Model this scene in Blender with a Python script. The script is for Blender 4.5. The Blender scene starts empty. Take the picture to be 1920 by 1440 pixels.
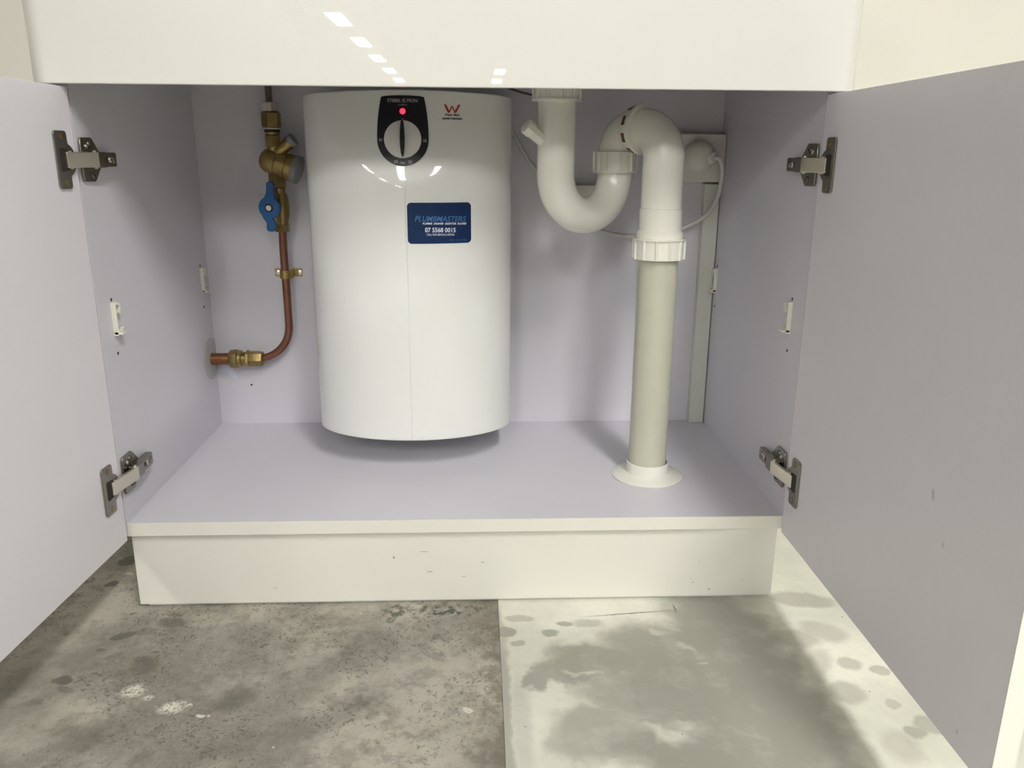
import bpy, bmesh, math, random
from mathutils import Vector, Matrix
random.seed(7)
PI = math.pi
C = bpy.context.scene.collection
sc = bpy.context.scene

# ------------------------------------------------------------------ camera
cd = bpy.data.cameras.new('camera'); cam = bpy.data.objects.new('camera', cd); C.objects.link(cam)
cd.sensor_fit = 'HORIZONTAL'; cd.sensor_width = 36.0; cd.lens = 28.382; cd.clip_start = 0.02; cd.clip_end = 100
M = Matrix(((0.999127, 0.004709, -0.041515, 0.4592),
            (-0.04123, 0.2719, -0.961442, -0.9831),
            (0.00676, 0.962314, 0.271857, 0.4647), (0, 0, 0, 1)))
cam.matrix_world = M
sc.camera = cam

# ------------------------------------------------------------------ world, exposure
w = bpy.data.worlds.new('world'); sc.world = w; w.use_nodes = True
w.node_tree.nodes['Background'].inputs[0].default_value = (0.9, 0.95, 1.0, 1)
w.node_tree.nodes['Background'].inputs[1].default_value = 0.0
sc.view_settings.view_transform = 'Standard'; sc.view_settings.look = 'None'
sc.view_settings.gamma = 1.0; sc.view_settings.use_curve_mapping = False
sc.view_settings.exposure = 0.0
LAMP = 66.0                      # radiance of the ceiling light panels
LAMP_COL = (1.0, 0.985, 0.945)
ZC = 2.315                       # ceiling height above the shelf level
ZF = -0.1275                     # floor level

# ------------------------------------------------------------------ materials
def principled(name, col, rough=0.5, metal=0.0, coat=0.0, spec=0.5, emit=None, es=0):
    m = bpy.data.materials.new(name); m.use_nodes = True
    b = m.node_tree.nodes['Principled BSDF']
    b.inputs['Base Color'].default_value = (*col, 1); b.inputs['Roughness'].default_value = rough
    b.inputs['Metallic'].default_value = metal; b.inputs['Coat Weight'].default_value = coat
    b.inputs['Coat Roughness'].default_value = 0.012
    b.inputs['Specular IOR Level'].default_value = spec
    if emit:
        b.inputs['Emission Color'].default_value = (*emit, 1); b.inputs['Emission Strength'].default_value = es
    return m
def vary(m, scale=20, amount=0.06, bump=0.0, bscale=200, rough_amt=0.0):
    """procedural colour mottling and fine relief on a principled material"""
    nt = m.node_tree; N = nt.nodes; L = nt.links; b = N['Principled BSDF']
    tc = N.new('ShaderNodeTexCoord'); no = N.new('ShaderNodeTexNoise')
    no.inputs['Scale'].default_value = scale; no.inputs['Detail'].default_value = 4
    L.new(tc.outputs['Object'], no.inputs['Vector'])
    mr = N.new('ShaderNodeMapRange'); mr.inputs['To Min'].default_value = 1 - amount; mr.inputs['To Max'].default_value = 1 + amount
    L.new(no.outputs['Fac'], mr.inputs['Value'])
    mx = N.new('ShaderNodeVectorMath'); mx.operation = 'SCALE'
    mx.inputs[0].default_value = b.inputs['Base Color'].default_value[:3]
    L.new(mr.outputs[0], mx.inputs['Scale']); L.new(mx.outputs[0], b.inputs['Base Color'])
    if bump:
        n2 = N.new('ShaderNodeTexNoise'); n2.inputs['Scale'].default_value = bscale; n2.inputs['Detail'].default_value = 3
        L.new(tc.outputs['Object'], n2.inputs['Vector'])
        bp = N.new('ShaderNodeBump'); bp.inputs['Strength'].default_value = bump; bp.inputs['Distance'].default_value = 0.001
        L.new(n2.outputs['Fac'], bp.inputs['Height']); L.new(bp.outputs[0], b.inputs['Normal'])
    return m
gloss_white = vary(principled('gloss_white_acrylic', (0.735, 0.73, 0.685), 0.30, coat=1.0), 3, 0.01)
satin_cream = vary(principled('satin_cream_laminate', (0.74, 0.725, 0.655), 0.35), 6, 0.02)
melamine = vary(principled('lilac_white_melamine', (0.655, 0.642, 0.695), 0.42), 8, 0.012, 0.05, 900)
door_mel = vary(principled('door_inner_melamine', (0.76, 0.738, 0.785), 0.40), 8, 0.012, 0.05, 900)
heater_white = vary(principled('heater_white_enamel', (0.77, 0.78, 0.755), 0.35, coat=0.8), 6, 0.01)
heater_grey = principled('heater_rear_grey', (0.55, 0.56, 0.55), 0.4)
black_gloss = principled('black_gloss_plastic', (0.006, 0.006, 0.010), 0.35)
knob_white = principled('knob_white', (0.70, 0.69, 0.67), 0.25)
print_grey = principled('print_grey', (0.42, 0.43, 0.44), 0.5)
print_dark = principled('print_dark', (0.03, 0.03, 0.03), 0.5)
print_red = principled('print_red', (0.42, 0.03, 0.025), 0.5)
led_red = principled('indicator_red', (0.8, 0.02, 0.03), 0.3, emit=(1.0, 0.03, 0.06), es=2.2)
card_blue = vary(principled('sticker_blue', (0.005, 0.024, 0.088), 0.4, spec=0.25), 30, 0.15)
card_light = principled('sticker_light_blue', (0.045, 0.16, 0.40), 0.4)
card_white = principled('sticker_white', (0.72, 0.76, 0.86), 0.4)
pvc_white = vary(principled('white_pvc', (0.77, 0.76, 0.68), 0.25, coat=0.5), 12, 0.02)
pvc_beige = vary(principled('grey_beige_pvc', (0.50, 0.50, 0.40), 0.38), 25, 0.06)
brass = vary(principled('brass', (0.40, 0.30, 0.115), 0.36, metal=0.9), 60, 0.2, 0.3, 700)
brass_dark = vary(principled('aged_brass', (0.30, 0.22, 0.09), 0.32, metal=0.95), 70, 0.3, 0.2, 500)
chrome = principled('bright_nickel', (0.80, 0.75, 0.63), 0.30, metal=1.0)
nickel = vary(principled('nickel_steel', (0.31, 0.295, 0.255), 0.27, metal=1.0), 80, 0.12)
copper = vary(principled('copper_tube', (0.27, 0.125, 0.08), 0.30, metal=0.85), 50, 0.25, 0.15, 300)
copper_old = vary(principled('oxidised_copper', (0.30, 0.135, 0.065), 0.38, metal=0.85), 90, 0.35, 0.15, 300)
rubber = principled('black_rubber', (0.012, 0.010, 0.009), 0.6)
dark = principled('dark_cavity', (0.02, 0.018, 0.015), 0.8)
handle_blue = principled('handle_blue_plastic', (0.010, 0.10, 0.29), 0.38)
grey_plastic = principled('grey_plastic_cap', (0.27, 0.28, 0.28), 0.5)
clip_white = principled('clip_white_plastic', (0.78, 0.77, 0.66), 0.4)
cord_white = principled('cord_white_vinyl', (0.62, 0.61, 0.58), 0.4)
cable_dark = principled('cable_dark', (0.10, 0.09, 0.08), 0.5)
outlet_white = principled('outlet_white_plastic', (0.68, 0.66, 0.60), 0.3)
batten_paint = vary(principled('painted_timber', (0.64, 0.655, 0.585), 0.5), 14, 0.04)
disc_grey = vary(principled('zinc_disc', (0.50, 0.51, 0.49), 0.45, metal=0.25), 40, 0.1)
wall_paint = vary(principled('wall_paint', (0.775, 0.76, 0.68), 0.7), 3, 0.02, 0.1, 400)
ceil_paint = principled('ceiling_paint', (0.45, 0.44, 0.42), 0.8)
hall_paint = principled('hall_wall_paint', (0.30, 0.30, 0.29), 0.8)
frame_white = principled('light_frame', (0.8, 0.8, 0.78), 0.5)
lamp_mat = principled('light_diffuser', (0.8, 0.8, 0.8), 0.5, emit=LAMP_COL, es=LAMP)

class NT:
    """little node-graph helper"""
    def __init__(s, m):
        s.nt = m.node_tree; s.N = s.nt.nodes; s.L = s.nt.links
        s.b = s.N['Principled BSDF']; tc = s.N.new('ShaderNodeTexCoord'); s.co = tc.outputs['Object']
    def put(s, sock, v):
        if isinstance(v, (int, float)): sock.default_value = v
        elif isinstance(v, tuple): sock.default_value = v if len(sock.default_value) == len(v) else (*v, 1)
        else: s.L.new(v, sock)
    def math(s, op, a, b=0.0, c=None, clamp=False):
        n = s.N.new('ShaderNodeMath'); n.operation = op; n.use_clamp = clamp
        s.put(n.inputs[0], a); s.put(n.inputs[1], b)
        if c is not None: s.put(n.inputs[2], c)
        return n.outputs[0]
    def noise(s, scale, detail=4, rough=0.5, vec=None, off=0.0):
        n = s.N.new('ShaderNodeTexNoise'); n.noise_dimensions = '3D'
        n.inputs['Scale'].default_value = scale; n.inputs['Detail'].default_value = detail; n.inputs['Roughness'].default_value = rough
        v = s.N.new('ShaderNodeVectorMath'); v.operation = 'ADD'; s.L.new(vec or s.co, v.inputs[0]); v.inputs[1].default_value = (off, off * 1.7, 0)
        s.L.new(v.outputs[0], n.inputs['Vector']); return n.outputs['Fac']
    def ramp(s, v, a, b, lo=0.0, hi=1.0):
        n = s.N.new('ShaderNodeMapRange'); n.interpolation_type = 'SMOOTHSTEP'
        s.put(n.inputs['Value'], v); s.put(n.inputs['From Min'], a); s.put(n.inputs['From Max'], b)
        s.put(n.inputs['To Min'], lo); s.put(n.inputs['To Max'], hi); return n.outputs[0]
    def mix(s, f, a, b):
        n = s.N.new('ShaderNodeMix'); n.data_type = 'RGBA'; s.put(n.inputs[0], f)
        s.put(n.inputs[6], a); s.put(n.inputs[7], b); return n.outputs[2]
    def warped(s, amt, scale):
        n = s.N.new('ShaderNodeTexNoise'); n.inputs['Scale'].default_value = scale; n.inputs['Detail'].default_value = 3
        s.L.new(s.co, n.inputs['Vector'])
        a = s.N.new('ShaderNodeVectorMath'); a.operation = 'SUBTRACT'; s.L.new(n.outputs['Color'], a.inputs[0]); a.inputs[1].default_value = (.5, .5, .5)
        b = s.N.new('ShaderNodeVectorMath'); b.operation = 'SCALE'; s.L.new(a.outputs[0], b.inputs[0]); b.inputs['Scale'].default_value = amt
        c = s.N.new('ShaderNodeVectorMath'); c.operation = 'ADD'; s.L.new(s.co, c.inputs[0]); s.L.new(b.outputs[0], c.inputs[1]); return c.outputs[0]
    def blob(s, vec, x, y, rx, ry, rot=0, soft=0.35):
        m = s.N.new('ShaderNodeMapping'); m.vector_type = 'TEXTURE'
        m.inputs['Location'].default_value = (x, y, ZF); m.inputs['Rotation'].default_value = (0, 0, rot); m.inputs['Scale'].default_value = (rx, ry, 1)
        s.L.new(vec, m.inputs['Vector'])
        l = s.N.new('ShaderNodeVectorMath'); l.operation = 'LENGTH'; s.L.new(m.outputs[0], l.inputs[0])
        return s.ramp(l.outputs['Value'], 1 + soft, 1 - soft)
    def blobs(s, vec, lst):
        acc = None
        for (x, y, rx, ry, rot, k, soft) in lst:
            v = s.math('MULTIPLY', s.blob(vec, x, y, rx, ry, rot, soft), k)
            acc = v if acc is None else s.math('MAXIMUM', acc, v)
        return acc

def rough_concrete():
    m = principled('rough_concrete', (0.3, 0.28, 0.23), 0.75); g = NT(m)
    big = g.noise(5.5, 6, 0.62); mid = g.noise(24, 6, 0.7, off=3); fine = g.noise(160, 5, 0.75, off=7)
    base = g.mix(g.ramp(big, 0.38, 0.62), (0.22, 0.205, 0.17), (0.45, 0.425, 0.36))
    base = g.mix(g.math('MULTIPLY', g.ramp(mid, 0.48, 0.62), 0.55), base, (0.19, 0.175, 0.145))
    base = g.mix(g.math('MULTIPLY', g.ramp(fine, 0.35, 0.75), 0.35), base, (0.42, 0.395, 0.335))
    # dark pits and exposed aggregate, denser in rough areas
    vo = g.N.new('ShaderNodeTexVoronoi'); vo.inputs['Scale'].default_value = 190; g.L.new(g.warped(0.035, 60), vo.inputs['Vector'])
    dens = g.ramp(g.noise(9, 3, 0.5, off=11), 0.36, 0.60, 0.06, 0.40)
    pit = g.math('LESS_THAN', vo.outputs['Distance'], dens)
    sel = g.math('GREATER_THAN', vo.outputs['Color'], 0.52)
    pitm = g.math('MULTIPLY', pit, sel)
    base = g.mix(g.math('MULTIPLY', pitm, 0.55), base, (0.075, 0.066, 0.052))
    speck = g.ramp(g.noise(420, 2, 0.5, off=31), 0.64, 0.70)
    speck = g.math('MULTIPLY', speck, g.ramp(g.noise(14, 3, 0.6, off=33), 0.40, 0.60))
    base = g.mix(g.math('MULTIPLY', speck, 0.55), base, (0.085, 0.075, 0.058))
    grime = g.math('MULTIPLY', g.ramp(g.noise(48, 6, 0.75, off=41), 0.50, 0.62), g.ramp(g.noise(7, 3, 0.5, off=43), 0.42, 0.58))
    base = g.mix(g.math('MULTIPLY', grime, 0.45), base, (0.125, 0.112, 0.085))
    v2 = g.N.new('ShaderNodeTexVoronoi'); v2.inputs['Scale'].default_value = 60; g.L.new(g.warped(0.02, 60), v2.inputs['Vector'])
    fleck = g.math('MULTIPLY', g.math('LESS_THAN', v2.outputs['Distance'], 0.07), g.math('GREATER_THAN', v2.outputs['Color'], 0.8))
    base = g.mix(fleck, base, (0.75, 0.74, 0.70))
    # wet drops and stains, laid out as they lie on the slab
    wv = g.warped(0.016, 70)
    wet = g.blobs(wv, [
        (0.006, -0.060, 0.017, 0.0075, 0.5, 0.85, .12), (0.030, -0.051, 0.012, 0.010, 0, 0.45, .12),
        (0.056, -0.032, 0.018, 0.011, -0.1, 0.65, .3), (0.056, -0.124, 0.017, 0.017, 0.2, 0.55, .3),
        (0.030, -0.140, 0.018, 0.010, 0.1, 0.40, .4), (-0.027, -0.149, 0.011, 0.008, 0, 0.9, .15),
        (-0.018, -0.166, 0.012, 0.006, -0.4, 0.5, .2), (-0.070, 0.141, 0.012, 0.016, 0, 0.9, .15),
        (-0.065, 0.072, 0.0085, 0.0085, 0.4, 0.9, .15), (-0.009, -0.089, 0.006, 0.004, 0, 0.6, .2),
        (0.012, -0.104, 0.010, 0.006, 0.3, 0.45, .2), (-0.040, -0.190, 0.011, 0.008, 0.2, 0.45, .25),
        (0.054, -0.012, 0.009, 0.005, 0, 0.7, .2), (0.300, -0.100, 0.016, 0.014, 0, 0.45, .5),
        (0.185, -0.190, 0.026, 0.018, 0.7, 0.55, .5), (0.040, -0.245, 0.035, 0.025, 0.2, 0.40, .6),
        (0.135, -0.040, 0.010, 0.006, 0, 0.3, .2), (0.085, -0.050, 0.030, 0.008, 0, 0.25, .4),
        (0.28, -0.235, 0.07, 0.018, 0.5, 0.40, .6), (0.20, -0.27, 0.05, 0.016, 0.4, 0.35, .6)])
    base = g.mix(g.math('MULTIPLY', wet, 0.85), base, (0.085, 0.078, 0.060))
    # dark green smear next to the plinth, brown worn band along the joint
    sm = g.math('MULTIPLY', g.blobs(g.warped(0.05, 110), [(0.42, -0.012, 0.05, 0.012, 0, 0.9, .5), (0.345, -0.018, 0.022, 0.014, 0.5, 0.8, .5)]), g.ramp(g.noise(90, 3, 0.6), 0.45, 0.55))
    base = g.mix(sm, base, (0.055, 0.065, 0.040))
    sep = g.N.new('ShaderNodeSeparateXYZ'); g.L.new(g.co, sep.inputs[0])
    band = g.ramp(sep.outputs[0], 0.435, 0.478)
    band = g.math('MULTIPLY', band, g.ramp(g.noise(40, 5, 0.7, off=5), 0.38, 0.6))
    base = g.mix(g.math('MULTIPLY', band, 0.75), base, (0.165, 0.142, 0.10))
    # plaster splashes
    spl = g.math('MULTIPLY', g.blobs(wv, [(0.063, -0.173, 0.013, 0.010, 0.3, 1, .5), (0.084, -0.186, 0.006, 0.006, 0, .8, .5),
        (0.117, -0.203, 0.014, 0.009, 0, 1, .5), (0.135, -0.201, 0.004, 0.002, 0, 1, .2), (0.156, -0.218, 0.006, 0.003, 0, 1, .3),
        (-0.052, 0.102, 0.006, 0.003, 0, .8, .3), (0.445, -0.218, 0.006, 0.004, 0, 1, .3)]), g.ramp(g.noise(260, 3, 0.7, off=2), 0.40, 0.52))
    base = g.mix(g.math('MULTIPLY', spl, 0.9), base, (0.72, 0.70, 0.60))
    g.L.new(base, g.b.inputs['Base Color'])
    bp = g.N.new('ShaderNodeBump'); bp.inputs['Strength'].default_value = 0.5; bp.inputs['Distance'].default_value = 0.0015
    h = g.math('SUBTRACT', g.math('ADD', fine, mid), g.math('MULTIPLY', pitm, 0.8))
    g.L.new(h, bp.inputs['Height']); g.L.new(bp.outputs[0], g.b.inputs['Normal'])
    g.L.new(g.math('SUBTRACT', 0.78, g.math('MULTIPLY', wet, 0.3)), g.b.inputs['Roughness'])
    return m

def smooth_concrete():
    m = principled('smooth_concrete', (0.6, 0.6, 0.5), 0.5); g = NT(m)
    big = g.noise(6, 5, 0.55, off=20); mid = g.noise(22, 5, 0.6, off=23); fine = g.noise(120, 4, 0.7, off=27)
    base = g.mix(g.ramp(big, 0.35, 0.65), (0.60, 0.60, 0.515), (0.78, 0.77, 0.675))
    base = g.mix(g.math('MULTIPLY', g.ramp(fine, 0.45, 0.75), 0.18), base, (0.50, 0.49, 0.41))
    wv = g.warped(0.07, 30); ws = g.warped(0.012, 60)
    damp_shade = g.blobs(wv, [  # moist patches plus the right door's shadow painted into the slab colour
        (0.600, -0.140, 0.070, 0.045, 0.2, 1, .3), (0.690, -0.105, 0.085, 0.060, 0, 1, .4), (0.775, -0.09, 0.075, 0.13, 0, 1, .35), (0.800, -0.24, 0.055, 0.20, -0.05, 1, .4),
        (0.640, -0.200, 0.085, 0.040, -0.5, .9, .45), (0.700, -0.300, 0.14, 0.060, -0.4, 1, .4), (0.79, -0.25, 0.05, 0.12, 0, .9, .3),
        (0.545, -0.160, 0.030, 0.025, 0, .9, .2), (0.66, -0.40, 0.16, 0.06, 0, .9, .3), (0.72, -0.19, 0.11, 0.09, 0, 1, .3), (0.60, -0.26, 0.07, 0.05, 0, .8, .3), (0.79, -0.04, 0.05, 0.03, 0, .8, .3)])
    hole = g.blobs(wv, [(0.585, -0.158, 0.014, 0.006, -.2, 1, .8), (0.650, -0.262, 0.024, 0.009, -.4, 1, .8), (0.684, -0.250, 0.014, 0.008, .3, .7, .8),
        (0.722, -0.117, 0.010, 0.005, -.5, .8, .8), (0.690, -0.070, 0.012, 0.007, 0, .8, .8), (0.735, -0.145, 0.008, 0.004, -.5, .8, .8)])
    damp_shade = g.math('MULTIPLY', damp_shade, g.math('SUBTRACT', 1, g.math('MULTIPLY', hole, 0.6)))
    damp_shade = g.math('MULTIPLY', damp_shade, g.ramp(mid, 0.25, 0.5, 0.75, 1.0))
    base = g.mix(g.math('MULTIPLY', damp_shade, 0.85), base, (0.265, 0.265, 0.215))
    spots = g.blobs(ws, [
        (0.513, -0.036, 0.020, 0.008, -0.1, .55, .2), (0.550, -0.070, 0.011, 0.009, 0, .9, .2), (0.571, -0.050, 0.010, 0.005, 0, .8, .2),
        (0.507, -0.092, 0.010, 0.006, 0, .7, .2), (0.492, -0.066, 0.014, 0.012, 0, .95, .15), (0.601, -0.050, 0.020, 0.010, 0, .5, .3),
        (0.9085, -0.147, 0.014, 0.013, 0, .55, .25), (0.939, -0.162, 0.012, 0.009, 0, .6, .25), (0.8825, -0.201, 0.020, 0.020, 0, .55, .25),
        (0.9246, -0.223, 0.009, 0.009, 0, .5, .25), (0.9484, -0.258, 0.016, 0.016, .8, .7, .2), (0.925, -0.270, 0.013, 0.010, .2, .75, .2),
        (0.908, 0.000, 0.045, 0.020, -.2, .65, .2), (0.905, -0.078, 0.030, 0.022, -.5, .5, .3), (0.865, -0.092, 0.030, 0.020, 0, .6, .4),
        (0.90, -0.29, 0.02, 0.025, 0, .45, .4), (0.872, -0.145, 0.015, 0.03, -.5, .45, .4), (0.504, -0.24, 0.012, 0.08, 0, .35, .5),
        (0.487, -0.22, 0.0075, 0.16, 0, .8, .5), (0.486, -0.06, 0.004, 0.05, 0, .5, .5)])
    base = g.mix(g.math('MULTIPLY', spots, 0.9), base, (0.300, 0.295, 0.245))
    # thin scratch line near the plinth, few dark specks
    scr = g.blobs(g.warped(0.004, 200), [(0.66, -0.028, 0.055, 0.0012, 0.10, .8, .5), (0.725, -0.018, 0.0012, 0.010, 0, .8, .5)])
    base = g.mix(scr, base, (0.12, 0.11, 0.085))
    vo = g.N.new('ShaderNodeTexVoronoi'); vo.inputs['Scale'].default_value = 45; g.L.new(g.warped(0.02, 40), vo.inputs['Vector'])
    sp = g.math('MULTIPLY', g.math('LESS_THAN', vo.outputs['Distance'], 0.055), g.math('GREATER_THAN', vo.outputs['Color'], 0.75))
    base = g.mix(g.math('MULTIPLY', sp, 0.7), base, (0.08, 0.07, 0.06))
    g.L.new(base, g.b.inputs['Base Color'])
    bp = g.N.new('ShaderNodeBump'); bp.inputs['Strength'].default_value = 0.2; bp.inputs['Distance'].default_value = 0.001
    g.L.new(g.math('ADD', fine, mid), bp.inputs['Height']); g.L.new(bp.outputs[0], g.b.inputs['Normal'])
    g.L.new(g.math('SUBTRACT', 0.6, g.math('MULTIPLY', damp_shade, 0.2)), g.b.inputs['Roughness'])
    return m
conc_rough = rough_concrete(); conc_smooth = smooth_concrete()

# ------------------------------------------------------------------ mesh helpers
class MB:
    def __init__(s): s.v = []; s.f = []
    def add(s, vs, fs):
        o = len(s.v); s.v += [tuple(v) for v in vs]; s.f += [tuple(i + o for i in f) for f in fs]; return s
    def box(s, x0, x1, y0, y1, z0, z1, T=None):
        vs = [Vector((x, y, z)) for x in (x0, x1) for y in (y0, y1) for z in (z0, z1)]
        if T: vs = [T @ v for v in vs]
        return s.add(vs, [(0, 1, 3, 2), (4, 6, 7, 5), (0, 4, 5, 1), (2, 3, 7, 6), (0, 2, 6, 4), (1, 5, 7, 3)])
    def prism(s, pts, d0, d1, T):
        """polygon in local xy, extruded along local z"""
        n = len(pts); vs = [T @ Vector((p[0], p[1], d)) for d in (d0, d1) for p in pts]
        return s.add(vs, [tuple(range(n))[::-1], tuple(range(n, 2 * n))] + [(i, (i + 1) % n, n + (i + 1) % n, n + i) for i in range(n)])
    def lathe(s, prof, T, n=32, cap=True, phase=0.0, rf=None):
        """profile [(r, h)] about local z"""
        vs = []; k = len(prof)
        for (r, h) in prof:
            for i in range(n):
                a = 2 * PI * i / n + phase; rr = rf(i, r) if rf else r
                vs.append(T @ Vector((rr * math.cos(a), rr * math.sin(a), h)))
        fs = [(j * n + i, j * n + (i + 1) % n, (j + 1) * n + (i + 1) % n, (j + 1) * n + i) for j in range(k - 1) for i in range(n)]
        if cap: fs += [tuple(range(n))[::-1], tuple(range((k - 1) * n, k * n))]
        return s.add(vs, fs)
    def sweep(s, pts, r, n=16, cap=True):
        P = [Vector(p) for p in pts]; R = r if isinstance(r, (list, tuple)) else [r] * len(P)
        t0 = (P[1] - P[0]).normalized(); ref = Vector((0, 0, 1)) if abs(t0.z) < .9 else Vector((0, 1, 0))
        u = t0.cross(ref).normalized(); vs = []
        for i, p in enumerate(P):
            t = (P[min(i + 1, len(P) - 1)] - P[max(i - 1, 0)]).normalized()
            u = (u - t * u.dot(t)).normalized(); v = t.cross(u)
            for j in range(n):
                a = 2 * PI * j / n; vs.append(p + (u * math.cos(a) + v * math.sin(a)) * R[i])
        k = len(P)
        fs = [(j * n + i, j * n + (i + 1) % n, (j + 1) * n + (i + 1) % n, (j + 1) * n + i) for j in range(k - 1) for i in range(n)]
        if cap: fs += [tuple(range(n))[::-1], tuple(range((k - 1) * n, k * n))]
        return s.add(vs, fs)
    def build(s, name, mat, parent=None, bevel=0.0, seg=2, angle=38, label=None, **props):
        me = bpy.data.meshes.new(name); me.from_pydata(s.v, [], s.f); me.update()
        bm = bmesh.new(); bm.from_mesh(me); bmesh.ops.recalc_face_normals(bm, faces=bm.faces); bm.to_mesh(me); bm.free()
        me.materials.append(mat)
        me.polygons.foreach_set('use_smooth', [True] * len(me.polygons)); me.set_sharp_from_angle(angle=math.radians(angle))
        o = bpy.data.objects.new(name, me); C.objects.link(o)
        if bevel:
            b = o.modifiers.new('bevel', 'BEVEL'); b.width = bevel; b.segments = seg; b.limit_method = 'ANGLE'; b.angle_limit = math.radians(40)
            b.harden_normals = True
        if parent:
            o.parent = parent
            o.matrix_parent_inverse = world_of(parent).inverted()
        if label: o['label'] = label
        for k, v in props.items(): o[k] = v
        return o
def world_of(o):
    m = Matrix.Translation(o.location)
    return m if not o.parent else world_of(o.parent) @ o.matrix_parent_inverse @ m if False else m
def frame(o, zdir, xdir=None):
    z = Vector(zdir).normalized(); x = Vector(xdir) if xdir else (Vector((1, 0, 0)) if abs(z.x) < .9 else Vector((0, 1, 0)))
    x = (x - z * x.dot(z)).normalized(); y = z.cross(x)
    return Matrix(((x.x, y.x, z.x, o[0]), (x.y, y.y, z.y, o[1]), (x.z, y.z, z.z, o[2]), (0, 0, 0, 1)))
def thing(name, loc, label, cat, group=None):
    o = bpy.data.objects.new(name, None); C.objects.link(o); o.location = loc; o.empty_display_size = 0.02
    o['label'] = label; o['category'] = cat
    if group: o['group'] = group
    return o
def arc(c, r, a0, a1, n): return [(c[0] + r * math.cos(a0 + (a1 - a0) * i / n), c[1] + r * math.sin(a0 + (a1 - a0) * i / n)) for i in range(n + 1)]
def spline(P, n=10):
    P = [Vector(p) for p in P]; Q = [P[0] * 2 - P[1]] + P + [P[-1] * 2 - P[-2]]; out = []
    for i in range(1, len(Q) - 2):
        a, b, c, d = Q[i - 1:i + 3]
        for k in range(n):
            t = k / n
            out.append(0.5 * ((2 * b) + (c - a) * t + (2 * a - 5 * b + 4 * c - d) * t * t + (3 * b - a - 3 * c + d) * t ** 3))
    return out + [P[-1]]
HEX = dict(n=6, phase=PI / 6)

# ------------------------------------------------------------------ the room
def structure(o): o['kind'] = 'structure'; return o
fl = structure(MB().box(-7, 7, -27, -1.5, ZF - 0.10, ZF).box(-7, 7, -1.5, 0.60, ZF - 0.10, ZF - 0.004).box(1.7, 7, -1.5, 0.445, ZF - 0.004, ZF).build('floor', conc_rough))
MB().box(-7, 0.4846, -1.5, 0.445, ZF - 0.004, ZF).build('slab', conc_rough, fl, label='left concrete slab, rough, brown grey, pitted and spotted with drops')
MB().box(0.4850, 1.7, -1.5, 0.445, ZF - 0.004, ZF + 0.0001).build('slab', conc_smooth, fl, label='right concrete slab, smooth and pale with moist patches and painted door shade')
structure(MB().box(-7, 7, 0.445, 0.60, ZF - 0.1, ZC + 0.1).build('wall_back', wall_paint))
structure(MB().box(-7.1, -7, -27, 0.6, ZF - 0.1, ZC + 0.1).build('wall_left', hall_paint))
structure(MB().box(7, 7.1, -27, 0.6, ZF - 0.1, ZC + 0.1).build('wall_right', hall_paint))
structure(MB().box(-7.1, 7.1, -27.1, -27, ZF - 0.1, ZC + 0.1).build('wall_front', hall_paint))
structure(MB().box(-7.1, 7.1, -27.1, 0.6, ZC + 0.001, ZC + 0.1).build('ceiling', ceil_paint))

# ceiling light panels, three rows running down the hall plus one added panel
lab = 'white recessed ceiling light panel, long rows in the ceiling plus one added far right'
l0 = thing('ceiling_light', (1.2, -1.9, ZC), lab, 'light', 'ceiling light panels in rows plus one added')
fr = MB()
for a in ((-.15, .15, -.60, -.588), (-.15, .15, .588, .60), (-.15, -.138, -.588, .588), (.138, .15, -.588, .588)):
    fr.box(1.2 + a[0], 1.2 + a[1], -1.9 + a[2], -1.9 + a[3], ZC - .012, ZC)
f0 = fr.build('frame', frame_white, l0)
d0 = MB().box(1.2 - .138, 1.2 + .138, -1.9 - .588, -1.9 + .588, ZC - .006, ZC - .001).build('diffuser', lamp_mat, l0)
ROWS = ((-1.8, (1, 2, 4, 5, 6, 7, 8)), (-.2, (1,)), (1.2, (0, 1, 7, 8)), (4.2, (0,)))  # last entry: lone panel added far right to brighten the left door
for px, ks in ROWS:
    for k in ks:
        py = -1.9 - 2.4 * k
        if px == 1.2 and k == 0: continue
        r = l0.copy(); C.objects.link(r); r.location = (px, py, ZC)
        for ch in (f0, d0):
            c = ch.copy(); C.objects.link(c); c.parent = r; c.matrix_parent_inverse = ch.matrix_parent_inverse.copy()

# ------------------------------------------------------------------ cabinet
W, D, H = 0.868, 0.411, 0.745
cab = thing('sink_cabinet', (W / 2, 0, ZF), 'white open vanity cabinet with lilac white inside standing on the concrete floor', 'cabinet')
MB().box(-.018, 0, 0.0, D + .016, -.018, H).build('side_panel', melamine, cab, 0.0006)
MB().box(W, W + .018, 0.0, D + .016, -.018, H).build('side_panel', melamine, cab, 0.0006)
MB().box(0, W, D, D + .016, -.018, H).build('back_panel', melamine, cab)
sh = MB().box(0, W, 0.0012, D, -.018, 0).build('bottom_shelf', melamine, cab, 0.0004)
MB().box(0, W, -.0006, 0.0012, -.0182, 0.0003).build('edge_strip', satin_cream, sh, 0.0005, label='cream edge strip of the bottom shelf')
kb = MB().box(0.0005, W - .002, .0075, .0225, -.1232, -.018).build('kickboard', satin_cream, cab, 0.0006, label='cream kickboard with small scuffs')
MB().box(0.0005, 0.018, .0225, D, -.1232, -.018).build('plinth_side', satin_cream, cab)
MB().box(W - .020, W - .002, .0225, D, -.1232, -.018).build('plinth_side', satin_cream, cab)
MB().box(0.010, W - .004, .0125, .040, ZF + .0002, -.1232).build('packer', batten_paint, cab)
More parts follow.
